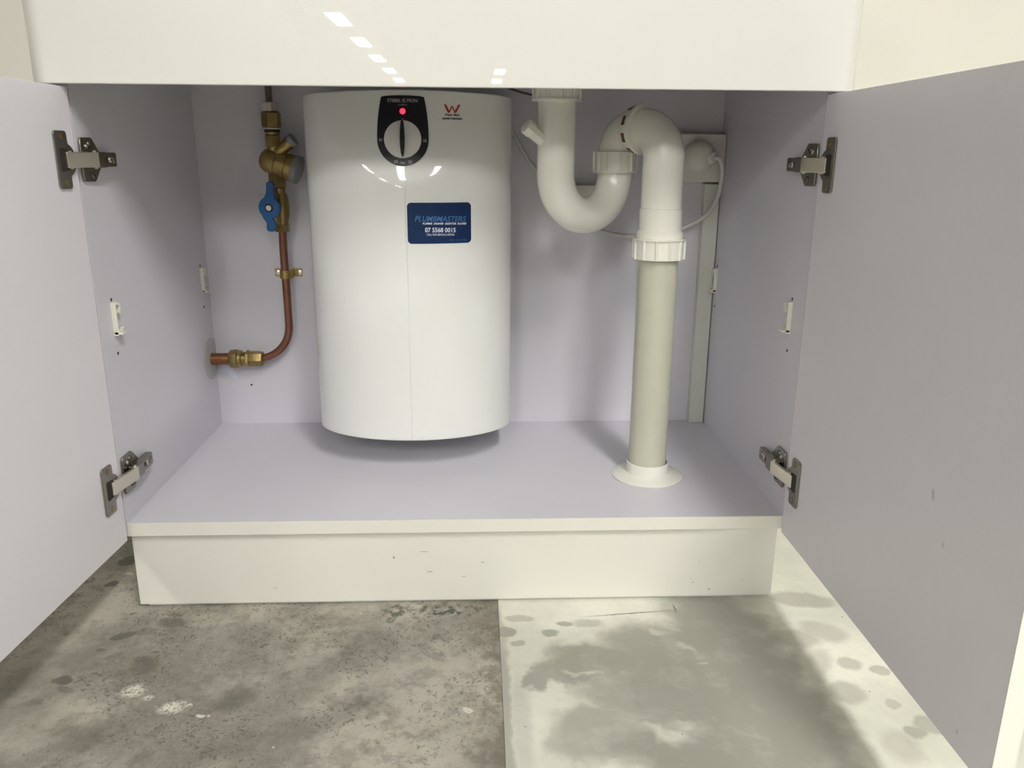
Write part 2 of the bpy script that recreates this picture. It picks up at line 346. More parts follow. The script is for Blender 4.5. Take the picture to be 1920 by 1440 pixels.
# scuffs on the kickboard
for (x, z, a, b, rz) in ((.344, -.058, .0012, .0022, 0), (.392, -.080, .0045, .0006, .1), (.464, -.067, .003, .0005, -.2), (.755, -.102, .0015, .0006, .3),
                     (.778, -.113, .0014, .0011, 0), (.824, -.100, .0012, .0005, 0), (.385, -.050, .006, .0004, 0), (.438, -.088, .003, .0004, 0), (.762, -.070, .0008, .0004, .4),
                     (.752, -.097, .0008, .0004, .4), (.183, -.101, .0016, .0005, .8)):
    T = frame((x, .0075, z), (0, -1, 0), (math.cos(rz), 0, math.sin(rz)))
    MB().prism([(a * math.cos(t * PI / 4), b * math.sin(t * PI / 4)) for t in range(8)], -.0002, .00015, T).build('scuff', grey_plastic, kb)

AL, AR = 0.0612, -0.0075
DL = 0.462
TL = Matrix.Translation((0.0031, -0.0097, 0)) @ Matrix(((-math.cos(AL), -math.sin(AL), 0, 0), (math.sin(AL), -math.cos(AL), 0, 0), (0, 0, 1, 0), (0, 0, 0, 1)))
TR = Matrix.Translation((W - 0.0030, -0.0075, 0)) @ Matrix(((math.cos(AR), math.sin(AR), 0, 0), (math.sin(AR), -math.cos(AR), 0, 0), (0, 0, 1, 0), (0, 0, 0, 1)))
# local door frame: x = outward (door thickness), y = away from the hinge edge, z = up
def door(T, label):
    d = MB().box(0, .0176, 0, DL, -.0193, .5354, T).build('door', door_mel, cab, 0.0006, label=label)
    MB().box(-.0002, .0180, DL, DL + .001, -.0193, .5354, T).box(.0176, .0186, 0, DL + .001, -.0193, .5354, T).build('door_facing', satin_cream, d, label='cream outer face and edge strip of the door')
    return d
dl = door(TL, 'open left door, brightly lit inner side')
dr = door(TR, 'open right door, shaded inner side with a few marks')
for (s, z, a, b, t) in ((.328, .1774, .0020, .0052, .3), (.354, .1414, .0012, .0024, .3), (.415, -.001, .0010, .0028, -.1)):
    T = TR @ frame((0, s, z), (-1, 0, 0), (0, math.cos(t), math.sin(t)))
    MB().prism([(a * math.cos(k * PI / 4) * (1 + .3 * (k % 2)), b * math.sin(k * PI / 4)) for k in range(8)], -.0002, .0002, T).build('scuff', heater_grey, dr)

# hinges (part: hinge, sub-parts: cup plate, arm ...)
def hinge(side, z, label):
    sg = 1 if side == 'L' else -1; x0 = 0 if side == 'L' else W; TD = TL if side == 'L' else TR
    # panel frame: local x = into cabinet (u), local y = up (v), local z = away from the panel (w)
    P = Matrix(((0, 0, sg, x0), (1, 0, 0, 0), (0, 1, 0, z), (0, 0, 0, 1)))
    wing = [(.004, .0), (.004, .021), (.0065, .0250), (.032, .0255), (.035, .024), (.052, .008), (.052, -.008), (.035, -.024), (.032, -.0255), (.0065, -.0250), (.004, -.021)]
    h = MB().prism(wing, 0, .0035, P).build('hinge', nickel, cab, 0.001, label=label)
    # arm on the plate
    m = MB(); m.prism([(.016, -.0088), (.016, .0088), (.074, .0085), (.076, .007), (.076, -.007), (.074, -.0085)], .0035, .0120, P)
    m.prism([(.018, -.0092), (.018, .0092), (.042, .0092), (.042, -.0092)], .0105, .0145, P)
    m.build('arm', nickel, h, 0.0009)
    for (u, v, r, w1) in ((.057, 0, .0034, .0136), (.068, 0, .0044, .0130), (.026, .0175, .0038, .0050), (.026, -.0175, .0038, .0050), (.017, .0150, .0026, .0048)):
        T = P @ Matrix.Translation((u, v, 0)); MB().lathe([(r, .003), (r, w1 - .0006), (r * .8, w1)], T, 14).build('screw', chrome if r < .0036 else nickel, h)
    m = MB()
    for (u, v, l, w1) in ((.057, 0, .0024, .0137), (.026, .0175, .0026, .0051), (.026, -.0175, .0026, .0051)):
        for a in (0, PI / 2):
            T = P @ Matrix.Translation((u, v, 0)) @ Matrix.Rotation(a + .4, 4, 'Z'); m.box(-l, l, -.0005, .0005, w1 - .001, w1 + .0001, T)
    m.box(.047, .052, -.003, .003, .0115, .0121, P)
    m.build('slot', dark, h, kind='stuff')
    # link between door cup and arm
    cpt = TD @ Vector((-.0042, .0265, z)); cu = cpt.y; cw = (cpt.x - x0) * sg
    a = Vector((cu, 0, cw)); b = Vector((.0205, 0, .0150)); d = (b - a).normalized(); nrm = Vector((-d.z, 0, d.x)); Lk = (b - a).length
    LT = P @ Matrix(((d.x, 0, nrm.x, a.x), (0, 1, 0, 0), (d.z, 0, nrm.z, a.z), (0, 0, 0, 1)))
    MB().box(0, Lk, -.0086, .0086, -.004, .0008, LT).build('link', chrome, h, 0.0008, label='shiny link of the hinge')
    MB().lathe([(.0022, -.0105), (.0022, .0105)], P @ frame((.0185, 0, .0115), (0, 1, 0)), 12).build('pin', chrome, h)
    MB().lathe([(.0018, -.0098), (.0018, .0098)], LT @ frame((.008, 0, -.001), (0, 1, 0)), 12).build('pin', chrome, h)
    # cup plate on the door: local x=-out of door face
    Q = TD @ Matrix(((0, 0, -1, 0), (1, 0, 0, 0), (0, 1, 0, z), (0, 0, 0, 1)))
    r, cx = .0178, .0222
    pts = [(.0430, -.0285), (.0430, .0285), (.0405, .0312), (.0205, .0312), (.0180, .0290), (.0178, .0185)]
    a0 = math.atan2(.0168, .0178 - cx)
    pts += arc((cx, 0), r, a0 + .05, 2 * PI - a0 - .05, 14) + [(.0178, -.0185), (.0180, -.0290), (.0205, -.0312), (.0405, -.0312)]
    MB().prism(pts, 0, .0026, Q).build('cup_plate', nickel, h, 0.0010)
    MB().prism([(.0215, -.0112), (.0340, -.0125), (.0362, -.0105), (.0362, .0105), (.0340, .0125), (.0215, .0112)], .0016, .00285, Q).build('cup', dark, h)
    for v in (-.0245, .0245):
        MB().lathe([(.0038, .002), (.0036, .0031), (.0022, .0034)], Q @ Matrix.Translation((.0285, v, 0)), 14).build('cup_screw', brass_dark, h)
    return h
hinge('L', .4570, 'upper left door hinge')
hinge('L', .0635, 'lower left door hinge')
hinge('R', .4565, 'upper right door hinge')
hinge('R', .0635, 'lower right door hinge')

# shelf support clips and screw holes
def clip(side, y, z0, label):
    sg = 1 if side == 'L' else -1; x0 = 0 if side == 'L' else W
    P = Matrix(((0, 0, sg, x0), (1, 0, 0, y), (0, 1, 0, z0), (0, 0, 0, 1)))      # x=u (into cabinet), y=up, z=away from panel
    m = MB(); m.box(-.0045, .0085, 0, .042, 0, .0016, P)                       # back plate
    m.box(-.0045, -.0022, 0, .042, .0010, .0060, P)                            # front rib
    m.box(-.0045, .0085, .0015, .0050, .0010, .0110, P)                        # ledge
    m.prism([(-.0022, .0015), (.0085, .0015), (.0140, .0060), (.0140, .0085), (.0085, .0065), (-.0022, .0065)], .0010, .0060, P)
    ring = [(.002 + .0062 * math.cos(t), .0335 + .0080 * math.sin(t)) for t in [(-60 + 20 * i) * PI / 180 for i in range(10)]]
    inn = [(.0015 + .0036 * math.cos(t), .0335 + .0052 * math.sin(t)) for t in [(-60 + 20 * i) * PI / 180 for i in range(10)]]
    for i in range(9):
        m.prism([ring[i], ring[i + 1], inn[i + 1], inn[i]], .0010, .0070, P)
    m.build('shelf_clip', clip_white, cab, 0.0004, label=label)
    for zz in (.0455, -.0235):
        MB().lathe([(.0022, -.001), (.0022, .0002)], P @ Matrix.Translation((0, zz, 0)), 12).build('screw_hole', dark, cab)
clip('L', .0385, .2425, 'front white plastic clip on the left panel')
clip('L', .3750, .2410, 'rear white plastic clip on the left panel')
clip('R', .0425, .2425, 'front white plastic clip on the right panel')
clip('R', .3820, .2405, 'rear white plastic clip on the right panel')
for (x, z) in ((.0575, .0715), (.781, .333), (.789, .500)):
    MB().lathe([(.0018, -.001), (.0018, .0003)], frame((x, D, z), (0, -1, 0)), 12).build('screw_hole', dark, cab)
MB().prism([(-.014, .012), (-.002, .010), (.010, -.006), (.012, -.016), (.004, -.014), (-.006, -.004), (-.015, .0)], 0, .0006, frame((.022, D, .098), (0, -1, 0), (1, 0, 0))).build('torn_paper', card_white, cab, label='torn white paper scrap on the back panel')

# timber batten in the right rear corner
bt = MB().box(.8405, .8665, .3955, D, .0003, .4215).build('corner_batten', batten_paint, bevel=0.001)
bt['label'] = 'pale painted timber batten standing in the right rear corner of the cabinet'; bt['category'] = 'batten'

# ------------------------------------------------------------------ basin top with deep glossy apron
top = thing('vanity_top', (W / 2, 0, 0.7), 'glossy white basin top with deep apron lying over the cabinet', 'basin')
x0, x1, yf, yb, rr = -.034, .8960, -.024, .440, .024
outl = [(x0, yb)] + [(x0 + rr + rr * math.cos(a), yf + rr + rr * math.sin(a)) for a in [PI + PI / 2 * i / 8 for i in range(9)]] + \
       [(x1 - rr + rr * math.cos(a), yf + rr + rr * math.sin(a)) for a in [1.5 * PI + PI / 2 * i / 8 for i in range(9)]] + [(x1, yb)]
ti = .006
inn = [(x0 + ti, yb)] + [(x0 + rr + (rr - ti) * math.cos(a), yf + rr + (rr - ti) * math.sin(a)) for a in [PI + PI / 2 * i / 8 for i in range(9)]] + \
      [(x1 - rr + (rr - ti) * math.cos(a), yf + rr + (rr - ti) * math.sin(a)) for a in [1.5 * PI + PI / 2 * i / 8 for i in range(9)]] + [(x1 - ti, yb)]
m = MB(); n = len(outl)
vs = [(p[0], p[1], z) for z in (.5378, .800) for p in outl] + [(p[0], p[1], z) for z in (.5378, .800) for p in inn]
fs = []
for i in range(n - 1):
    fs += [(i, i + 1, n + i + 1, n + i), (2 * n + i, 3 * n + i, 3 * n + i + 1, 2 * n + i + 1), (i, 2 * n + i, 2 * n + i + 1, i + 1), (n + i, n + i + 1, 3 * n + i + 1, 3 * n + i)]
fs += [(0, n, 3 * n, 2 * n), (n - 1, 3 * n - 1, 4 * n - 1, 2 * n - 1)]
m.add(vs, fs).build('apron', gloss_white, top, 0.0015, seg=3)
deck = MB()
deck.prism(outl, .790, .806, Matrix.Identity(4)).build('deck', gloss_white, top, 0.002)
bowl = MB(); bx, by = .5655, .200
bowl.lathe([(.195, .79), (.190, .70), (.165, .64), (.110, .612), (.035, .605), (.030, .596)], Matrix.Translation((bx, by, 0)) @ Matrix.Diagonal((1.15, .85, 1, 1)), 40).build('bowl', gloss_white, top)

# ------------------------------------------------------------------ water heater
HX = .3590; HZ0 = .0505
def ell(dx): t = min(abs(dx) / .151, 1); return .262 - .0935 * (max(0, 1 - t ** 1.95)) ** .52
def surf(x, z):
    dx = x - HX; a = ell(dx); b = .1685 + .222 * (z - .4242) + 1.2 * dx * dx
    k = .0011; d = a - b
    y = 0.5 * (a + b + math.sqrt(d * d + k * k)) - .0002
    return y
def ztop(dx): return .5455 + .0060 * (1 - min(1, (dx / .151) ** 2))
heater = thing('water_heater', (HX, .30, HZ0), 'white rounded electric water heater with black dial panel hanging on the back panel', 'water heater')
xs = [-.151, -.1508, -.1500, -.1485, -.146, -.142, -.137, -.131]
xs += [-.124 + i * .0062 for i in range(19)] + [-.0062, -.0035, -.0018, -.0009, -.0004, 0, .0004, .0009, .0018, .0035, .0062]
xs = sorted(set([round(v, 5) for v in xs] + [round(-v, 5) for v in xs]))
nz = 110; vs = []; rows = []
for j in range(nz + 1):
    t = (0, .001, .0025)[j] if j < 3 else (1 - (.0025, .001, 0)[j - nz + 2] if j > nz - 3 else .004 + .992 * (j - 3) / (nz - 6)); row = []
    for i, dx in enumerate([None] + xs + [None]):
        d = -.151 if i == 0 else (.151 if i == len(xs) + 1 else dx)
        zt = ztop(d); z = HZ0 + t * (zt - HZ0)
        if dx is None: y = .385
        else:
            y = surf(HX + d, z)
            if z < .423: y += .0009 * math.exp(-(d / .0007) ** 2)
        # slightly rolled-in top and bottom rims, narrowing a little to the top
        e = 0
        if z - HZ0 < .002: e = .002 - (z - HZ0)
        if zt - z < .002: e = .002 - (zt - z)
        inset = .002 - math.sqrt(max(0, .002 ** 2 - e * e)) if e else 0
        sx = 1
        row.append(len(vs)); vs.append((HX + d * sx * (1 - inset / .16), y + (inset if dx is not None else 0), z))
    rows.append(row)
fs = [(rows[j][i], rows[j][i + 1], rows[j + 1][i + 1], rows[j + 1][i]) for j in range(nz) for i in range(len(rows[0]) - 1)]
fs += [tuple(rows[0]), tuple(rows[-1][::-1])]
fs += [(rows[j][0], rows[j + 1][0], rows[j + 1][-1], rows[j][-1]) for j in range(nz)]
MB().add(vs, fs).build('casing', heater_white, heater, angle=50)
MB().box(HX - .1535, HX + .1525, .375, D, .125, .525).build('rear_shell', heater_white, heater, 0.002)
MB().box(HX - .10, HX + .10, .385, D, HZ0 + .006, .125).build('wall_bracket', heater_grey, heater, 0.001)

def conform(name, pts, mat, parent, eps, ny=24, nx=12, zc=None, dome=0.0, label=None, thick=.0006):
    """a thin plate following the casing: pts(z) -> (xl, xr)"""
    fn, z0, z1 = pts; vs = []; fs = []
    for layer in (0, 1):
        for j in range(ny + 1):
            z = z0 + (z1 - z0) * (0.5 - 0.5 * math.cos(PI * j / ny)); xl, xr = fn(z)
            for i in range(nx + 1):
                x = xl + (xr - xl) * i / nx; vs.append((x, surf(x, z) - (eps if layer == 0 else -thick), z))
    S = (nx + 1) * (ny + 1); k = nx + 1
    for j in range(ny):
        for i in range(nx):
            a = j * k + i; fs += [(a, a + 1, a + k + 1, a + k), (S + a, S + a + k, S + a + k + 1, S + a + 1)]
    for j in range(ny):
        fs += [(j * k, j * k + k, S + j * k + k, S + j * k), (j * k + nx, S + j * k + nx, S + j * k + k + nx, j * k + k + nx)]
    return MB().add(vs, fs).build(name, mat, parent, label=label)
PX, PZ = .3570, .4855
def panel_outline(z):
    if z < PZ: hw = math.sqrt(max(0, .0352 ** 2 - (z - PZ) ** 2))
    else: t = (z - PZ) / (.5425 - PZ); hw = .0352 - .0062 * t ** 2.1
    if z > .5412:
        t = (z - .5412) / (.5436 - .5412); hw *= math.sqrt(max(0.0, 1 - t * t)) if t < 1 else 0
    return (PX - hw, PX + hw)
cp = conform('control_panel', (panel_outline, PZ - .0352, .5436), black_gloss, heater, .0016, 48, 16, label='black dial panel of the heater')
def text(body, size, x, z, mat, parent, name='lettering', shear=0, bold=0, sx=1.0, eps=.0022, rot=0, S=surf, align='CENTER'):
    cu = bpy.data.curves.new('t', 'FONT'); cu.body = body; cu.size = size; cu.align_x = align; cu.align_y = 'CENTER'
    cu.shear = shear; cu.offset = bold; cu.resolution_u = 3
    o = bpy.data.objects.new('t', cu); C.objects.link(o)
    dg = bpy.context.evaluated_depsgraph_get(); me = bpy.data.meshes.new_from_object(o.evaluated_get(dg))
    V = []
    for v in me.vertices:
        a = v.co.x * sx; b = v.co.y; X = x + a * math.cos(rot) - b * math.sin(rot); Z = z + a * math.sin(rot) + b * math.cos(rot)
        V.append((X, S(X, Z) - eps, Z))
    F = [tuple(p.vertices) for p in me.polygons]
    bpy.data.objects.remove(o); bpy.data.curves.remove(cu); bpy.data.meshes.remove(me)
    return MB().add(V, F).build(name, mat, parent)
text('STIEBEL ELTRON', .0062, PX, .5365, print_grey, cp, bold=.00012, sx=.90)
text('comfort', .0036, PX, .5312, print_grey, cp, shear=.2, sx=1.1)
text('\u00b0C', .0045, PX + .0002, .5114, print_grey, cp)
text('85', .0054, PX - .0302, .4845, print_grey, cp, bold=.0001, eps=.0026)
text('35', .0054, PX + .0302, .4838, print_grey, cp, bold=.0001, eps=.0026)
text('65', .0056, PX - .0095, .4560, print_grey, cp, bold=.0001)
text('Eco', .0042, PX, .4546, print_grey, cp, bold=.0001)
text('55', .0056, PX + .0100, .4557, print_grey, cp, bold=.0001)
# dial and lamp stand square to the sloping face
SN = Vector((0, -1, .222)).normalized()
def face_frame(x, z): return frame((x, surf(x, z), z), SN, (1, 0, 0))
kn = MB().lathe([(.0256, .001), (.0256, .0040), (.0250, .0052), (.021, .0066), (.012, .0076), (.001, .0080)], face_frame(PX, .4850), 56).build('temperature_dial', knob_white, heater, label='round white temperature dial')
ptr = [(0, .0248), (.0016, .022), (.0027, .012), (.0032, 0), (.0028, -.012), (.0018, -.021), (.0008, -.0245), (-.0008, -.0245), (-.0018, -.021), (-.0028, -.012), (-.0032, 0), (-.0027, .012), (-.0016, .022)]
FT = face_frame(PX, .4850)
MB().prism([(p[0], p[1]) for p in ptr], .004, .0135, FT).build('pointer', black_gloss, kn, 0.0008, label='black raised pointer ridge of the dial')
MB().lathe([(.0040, .001), (.0040, .0026), (.0030, .0040), (.0012, .0047)], face_frame(PX, .5222), 24).build('indicator_light', led_red, heater, label='lit red indicator light')
# certification mark
mk = MB(); ws = [(-.0108, .006), (-.0075, .0062), (-.0028, -.0030), (-.0002, .0030), (.0010, .0030), (.0040, -.0030), (.0085, .0062), (.0112, .006)]
def stroke(mb, a, b, wd):
    a = Vector((a[0], a[1], 0)); b = Vector((b[0], b[1], 0)); q = []
    for (p, s_) in ((a, 1), (b, 1), (b, -1), (a, -1)):
        q.append((p.x + s_ * wd / 2, p.y))
    V = [(.4245 + x, surf(.4245 + x, .5265 + z) - .0007, .5265 + z) for x, z in q]; mb.add(V, [(0, 1, 2, 3)])
for a, b, wd in (((-.0095, .0058), (-.0042, -.0050), .0030), ((-.0042, -.0050), (.0000, .0040), .0018), ((.0000, .0040), (.0042, -.0050), .0018), ((.0042, -.0050), (.0100, .0058), .0030)):
    stroke(mk, a, b, wd)
cm = mk.build('certification_mark', print_red, heater, label='red W mark printed on the heater')
text('Water Mark', .0040, .4247, .5186, print_dark, cm, bold=.00014, eps=.0007)
text('AS3498 WMK26004', .0031, .4247, .5135, print_dark, cm, bold=.00016, eps=.0007, sx=1.05)
# service sticker
SX, SZ, SW, SH, SR = .4054, .3730, .0886, .0566, .0055
def card_y(x, z): return surf(x, z)
def st_outline(z):
    t = abs(z - SZ) - (SH / 2 - SR); hw = SW / 2
    if t > 0: hw = SW / 2 - SR + math.sqrt(max(0, SR * SR - t * t))
    return (SX - hw, SX + hw)
st = conform('service_sticker', (st_outline, SZ - SH / 2, SZ + SH / 2), card_blue, heater, .0005, 40, 24, label='blue service sticker with a phone number')
r_ = -.018
text('PLUMBMASTERS', .0108, SX + .001, SZ + .0055, card_light, st, shear=.25, bold=.00012, sx=.92, eps=.0008, rot=r_)
text('PLUMBER  DRAINER  GASFITTER  ROOFER', .0037, SX + .0070, SZ - .0008, card_white, st, shear=.25, bold=.00012, sx=.88, eps=.0008, rot=r_)
text('07 5568 0015', .0088, SX + .0014, SZ - .0098, card_white, st, bold=.00022, sx=.88, eps=.0008, rot=r_)
text('CALL FOR SERVICE & REPAIR', .0040, SX + .0014, SZ - .0160, card_white, st, bold=.00004, sx=.76, eps=.0008, rot=r_)
text('QBCC  1500  1155000', .0026, SX + .0260, SZ - .0240, card_light, st, eps=.0008, rot=r_)

# heater cable over the trap, power cord
cb = MB().sweep(spline([(.470, .395, .578), (.505, .385, .570), (.535, .380, .561), (.575, .385, .555), (.62, .392, .556)], 8), .0016, 8).build('sensor_cable', cable_dark)
cb['label'] = 'thin dark cable running from above the heater behind the waste pipe'; cb['category'] = 'cable'
plate = thing('power_outlet', (.811, .39, .463), 'white wall socket plate on the back panel behind the tall waste pipe', 'power outlet')
MB().box(.7520, .8668, .3905, D, .4262, .5005).build('mounting_block', outlet_white, plate, 0.001)
MB().box(.7515, .8678, .3820, .3905, .4252, .5015).build('plate', outlet_white, plate, 0.0022, seg=3)
MB().box(.770, .784, .3785, .3825, .480, .492).build('switch', outlet_white, plate, 0.001)
plug = thing('power_plug', (.822, .38, .466), 'white round plug with cord looping down behind the waste pipe', 'plug')
MB().lathe([(.0255, 0), (.0255, .006), (.0245, .015), (.020, .024), (.013, .029), (.004, .031)], frame((.8215, .3820, .4665), (0, -1, 0)), 32).build('plug_body', outlet_white, plug)
MB().lathe([(.0105, 0), (.0100, .012), (.0085, .016), (.0060, .017)], frame((.8330, .366, .4635), (.55, -1, .08)), 20).build('strain_relief', outlet_white, plug)
MB().sweep(spline([(.8405, .3500, .4645), (.8490, .3480, .4610), (.8560, .3560, .4440), (.8585, .3660, .4250), (.8560, .3740, .3980), (.8430, .3810, .3730), (.8206, .3860, .3570), (.7920, .388, .3450), (.7676, .388, .3380), (.7136, .388, .3360), (.6682, .388, .3440), (.6280, .390, .366), (.5953, .390, .3960), (.5640, .390, .433), (.5415, .392, .4600), (.5169, .396, .5010), (.500, .400, .530)], 8), .0036, 12).build('cord', cord_white, plug)
bx_ = MB().box(.600, .668, .392, D, .385, .4190).build('junction_block', outlet_white, bevel=0.002)
bx_['label'] = 'small white block on the back panel seen inside the U bend'; bx_['category'] = 'block'

# ------------------------------------------------------------------ waste trap
trap = thing('waste_trap', (.612, .19, .36), 'white plastic U bend waste trap joined to the tall drain pipe', 'waste trap')
A = Vector((.5655, .150, 0)); B = Vector((.6595, .225, 0)); E_ = Vector((.7130, .150, 0))
def ub(A, B, zs, zb, n=20):
    pts = []
    for i in range(n + 1):
        a = PI * i / n; t = (1 - math.cos(a)) / 2; pts.append(A.lerp(B, t) + Vector((0, 0, zs - (zs - zb) * math.sin(a))))
    return pts
pts = [A + Vector((0, 0, .600)), A + Vector((0, 0, .54)), A + Vector((0, 0, .50)), A + Vector((0, 0, .46))] + ub(A, B, .4420, .3835, 26) + [B + Vector((0, 0, .448))]
MB().sweep(pts, .0256, 36).build('u_bend', pvc_white, trap, angle=60)
def nut(c, z0, z1, R, label=None, n=11, lip='top'):
    k = 12; N_ = n * k
    def rf(i, r): 
        ph = (i % k)
        return r + (.0022 if ph in (0, 1) else 0)
    T = Matrix.Translation((c[0], c[1], 0))
    m = MB().lathe([(R - .0052, z0 + .0005), (R - .0024, z0 + .0012), (R - .0022, z1 - .0012), (R - .0050, z1 - .0005)], T, N_, rf=rf, phase=.2)
    zl = z1 if lip == 'top' else z0
    s_ = -1 if lip == 'top' else 1
    m.lathe([(R - .006, zl), (R, zl), (R, zl + s_ * .0022), (R - .006, zl + s_ * .0022)], T, 64)
    return m.build('slip_nut', pvc_white, trap, label=label, angle=30)
nut(A, .5352, .566, .0335, lip='bottom', label='ribbed nut at the trap inlet')
nut(B, .4425, .4725, .0328, lip='bottom', label='ribbed nut between U bend and elbow')
nut(E_, .3260, .3560, .0372, n=12, lip='top', label='ribbed nut on top of the drain pipe')
# elbows
zh = .5015; dirv = (E_ - B).normalized(); Ld = (E_ - B).length
ra, rb = .031, .040
p1 = [B + Vector((0, 0, .465))] + [B + dirv * (ra - ra * math.cos(a)) + Vector((0, 0, zh - ra + ra * math.sin(a))) for a in [PI / 2 * i / 10 for i in range(11)]] + [B + dirv * (ra + .008) + Vector((0, 0, zh))]
MB().sweep(p1, .0252, 36).build('inlet_elbow', pvc_white, trap, angle=60)
p2 = [B + dirv * (ra + .004) + Vector((0, 0, zh))] + [B + dirv * (Ld - rb + rb * math.sin(a)) + Vector((0, 0, zh - rb + rb * math.cos(a))) for a in [PI / 2 * i / 12 for i in range(13)]] + [E_ + Vector((0, 0, .42)), E_ + Vector((0, 0, .39))]
MB().sweep(p2, .0282, 40).build('outlet_elbow', pvc_white, trap, angle=60)
RT = frame(B + dirv * .030 + Vector((0, 0, zh)), dirv)
rg = MB().lathe([(.0255, 0), (.0288, .0008), (.0312, .006), (.0318, .0200), (.0348, .0206), (.0348, .0245), (.0290, .0250)], RT, 56).build('swivel_ring', pvc_white, trap, label='swivel ring with slots')
lp = RT.inverted() @ (B + dirv * .036 + Vector((-.05, -.03, zh)))
a_mid = math.atan2(lp.y, lp.x)
zax = RT.inverted().to_3x3() @ Vector((0, 0, 1)); a_up = math.atan2(zax.y, zax.x)
for off in (.45, 1.20, 1.95, 2.70):
    for sgn in (1, -1):
        a = a_up + sgn * off
        MB().box(-.0003, .0006, -.0062, .0062, -.0024, .0024, RT @ Matrix.Rotation(a, 4, 'Z') @ Matrix.Translation((.0312, 0, .0115))).build('slot', dark, rg)
        MB().box(-.0003, .0004, -.0060, .0060, -.0008, .0012, RT @ Matrix.Rotation(a, 4, 'Z') @ Matrix.Translation((.0316, 0, .0115))).build('seal', copper_old, rg)
TE = Matrix.Translation((E_.x, E_.y, 0))
MB().lathe([(.0270, .397), (.0296, .3955), (.0298, .367), (.0312, .3655), (.0326, .3640), (.0326, .3560), (.028, .3555)], TE, 48).build('coupling', pvc_white, trap)
bd = (Vector((.5190, .1270, .5060)) - Vector((.5655, .150, .4720))).normalized()
MB().lathe([(.0092, .020), (.0094, .045), (.0104, .0455), (.0104, .0565), (.0085, .0575)], frame((.5655, .150, .4720), bd), 8, phase=PI / 8).build('capped_spigot', pvc_white, trap, 0.0006, label='small capped side inlet')

drain = thing('drain_pipe', (E_.x, E_.y, 0), 'tall straight grey beige drain pipe rising through the cabinet shelf', 'pipe')
MB().lathe([(.0278, .0004), (.0278, .345)], TE, 48).build('pipe', pvc_beige, drain)
fg = MB().lathe([(.0285, .0004), (.0526, .0004), (.0530, .0018), (.0500, .0035), (.0380, .0055), (.0320, .0080), (.0312, .0225), (.0300, .0235), (.0290, .0230), (.0284, .0010)], Matrix.Translation((E_.x + .001, E_.y, 0)), 56, cap=False).build('floor_flange', pvc_white, drain, label='white cover flange around the pipe foot')

# ------------------------------------------------------------------ water inlet: hose, valve, copper pipe
VX, VY = .1338, .370
def vt(dx=0, dy=0): return Matrix.Translation((VX + dx, VY + dy, 0))
hose = thing('flexible_hose', (VX, VY, .56), 'thin braided steel hose going up from the brass valve', 'hose')
prof = []; z = .541
while z < .70: prof += [(.0050, z), (.0062, z + .0014), (.0050, z + .0028)]; z += .0030
MB().lathe(prof, vt(-.0005), 16).build('braid', nickel, hose)
MB().lathe([(.0120, .5285), (.0142, .5300), (.0142, .5415), (.0120, .5430)], vt(), 6, phase=PI / 6 + .35).build('hex_nut', chrome, hose, 0.0006)
valve = thing('stop_valve', (VX, VY, .44), 'brass inlet valve assembly with blue butterfly handle', 'valve')
MB().lathe([(.0125, .5047), (.0152, .5065), (.0152, .5270), (.0125, .5285)], vt(.0006), 6, phase=PI / 6 - .15).build('union_nut', brass_dark, valve, 0.0006)
MB().lathe([(.0118, .5025), (.0118, .5047)], vt(.0008), 28).build('washer', chrome, valve)
MB().lathe([(.0115, .4980), (.0122, .4990), (.0122, .5018), (.0115, .5027)], vt(.0008), 28).build('seal_ring', rubber, valve)
m = MB()
m.lathe([(.0112, .4945), (.0116, .4980)], vt(.0010), 28)
m.lathe([(.0112, .4760), (.0128, .4775), (.0128, .4930), (.0112, .4945)], vt(.0010), 6, phase=PI / 6 + .1)
m.lathe([(.0100, .455), (.0100, .4765)], vt(.0014), 24)
m.build('inlet_hex', brass, valve, 0.0005)
bd_ = Vector((.060, -.004, -.0195)).normalized(); o_ = Vector((.1265, VY, .4550))
BT = frame(o_, bd_)
m = MB().lathe([(.0020, -.0145), (.0100, -.0130), (.0160, -.0085), (.0190, -.0020), (.0195, .008), (.0195, .0120), (.0183, .0128), (.0183, .0138), (.0200, .0146), (.0205, .0290), (.0194, .0298), (.0194, .0308), (.0212, .0316), (.0214, .0400), (.0200, .0408)], BT, 40)
m.build('valve_body', brass, valve)
MB().lathe([(.0218, .0405), (.0222, .0420), (.0222, .0500), (.0200, .0515)], BT, 40).build('end_cap', grey_plastic, valve, label='grey plastic end cap of the valve')
pd = Vector((.80, -.15, .62)).normalized()
MB().lathe([(.0085, -.004), (.0092, .018), (.0100, .0185), (.0100, .0240)], frame((.1450, VY - .004, .4690), pd), 24).build('side_port', brass, valve)
MB().lathe([(.0108, .0240), (.0112, .0250), (.0108, .0315), (.0085, .0325)], frame((.1450, VY - .004, .4690), pd), 12).build('port_cap', grey_plastic, valve)
m = MB().lathe([(.0120, .4120), (.0145, .4135), (.0145, .4340), (.0120, .4400)], vt(.0040), 6, phase=PI / 6 + .1)
m.lathe([(.0100, .4040), (.0105, .4130)], vt(.0050), 24)
m.lathe([(.0085, .352), (.0100, .360), (.0118, .368), (.0128, .382), (.0118, .396), (.0098, .405)], vt(.0065, .004), 28)
m.lathe([(.0070, 0), (.0075, .016), (.0060, .020)], frame((.1375, VY, .3825), (-.35, -1, 0)), 20)
m.build('ball_valve_body', brass_dark, valve)
MB().lathe([(.0108, .3420), (.0128, .3432), (.0128, .3535), (.0108, .3550)], vt(.0055, .006), 6, phase=PI / 6).build('compression_nut', brass_dark, valve, 0.0005)
hv = [(-.0045, .0400), (.0020, .0405), (.0055, .0370), (.0060, .0230), (.0085, .0165)]
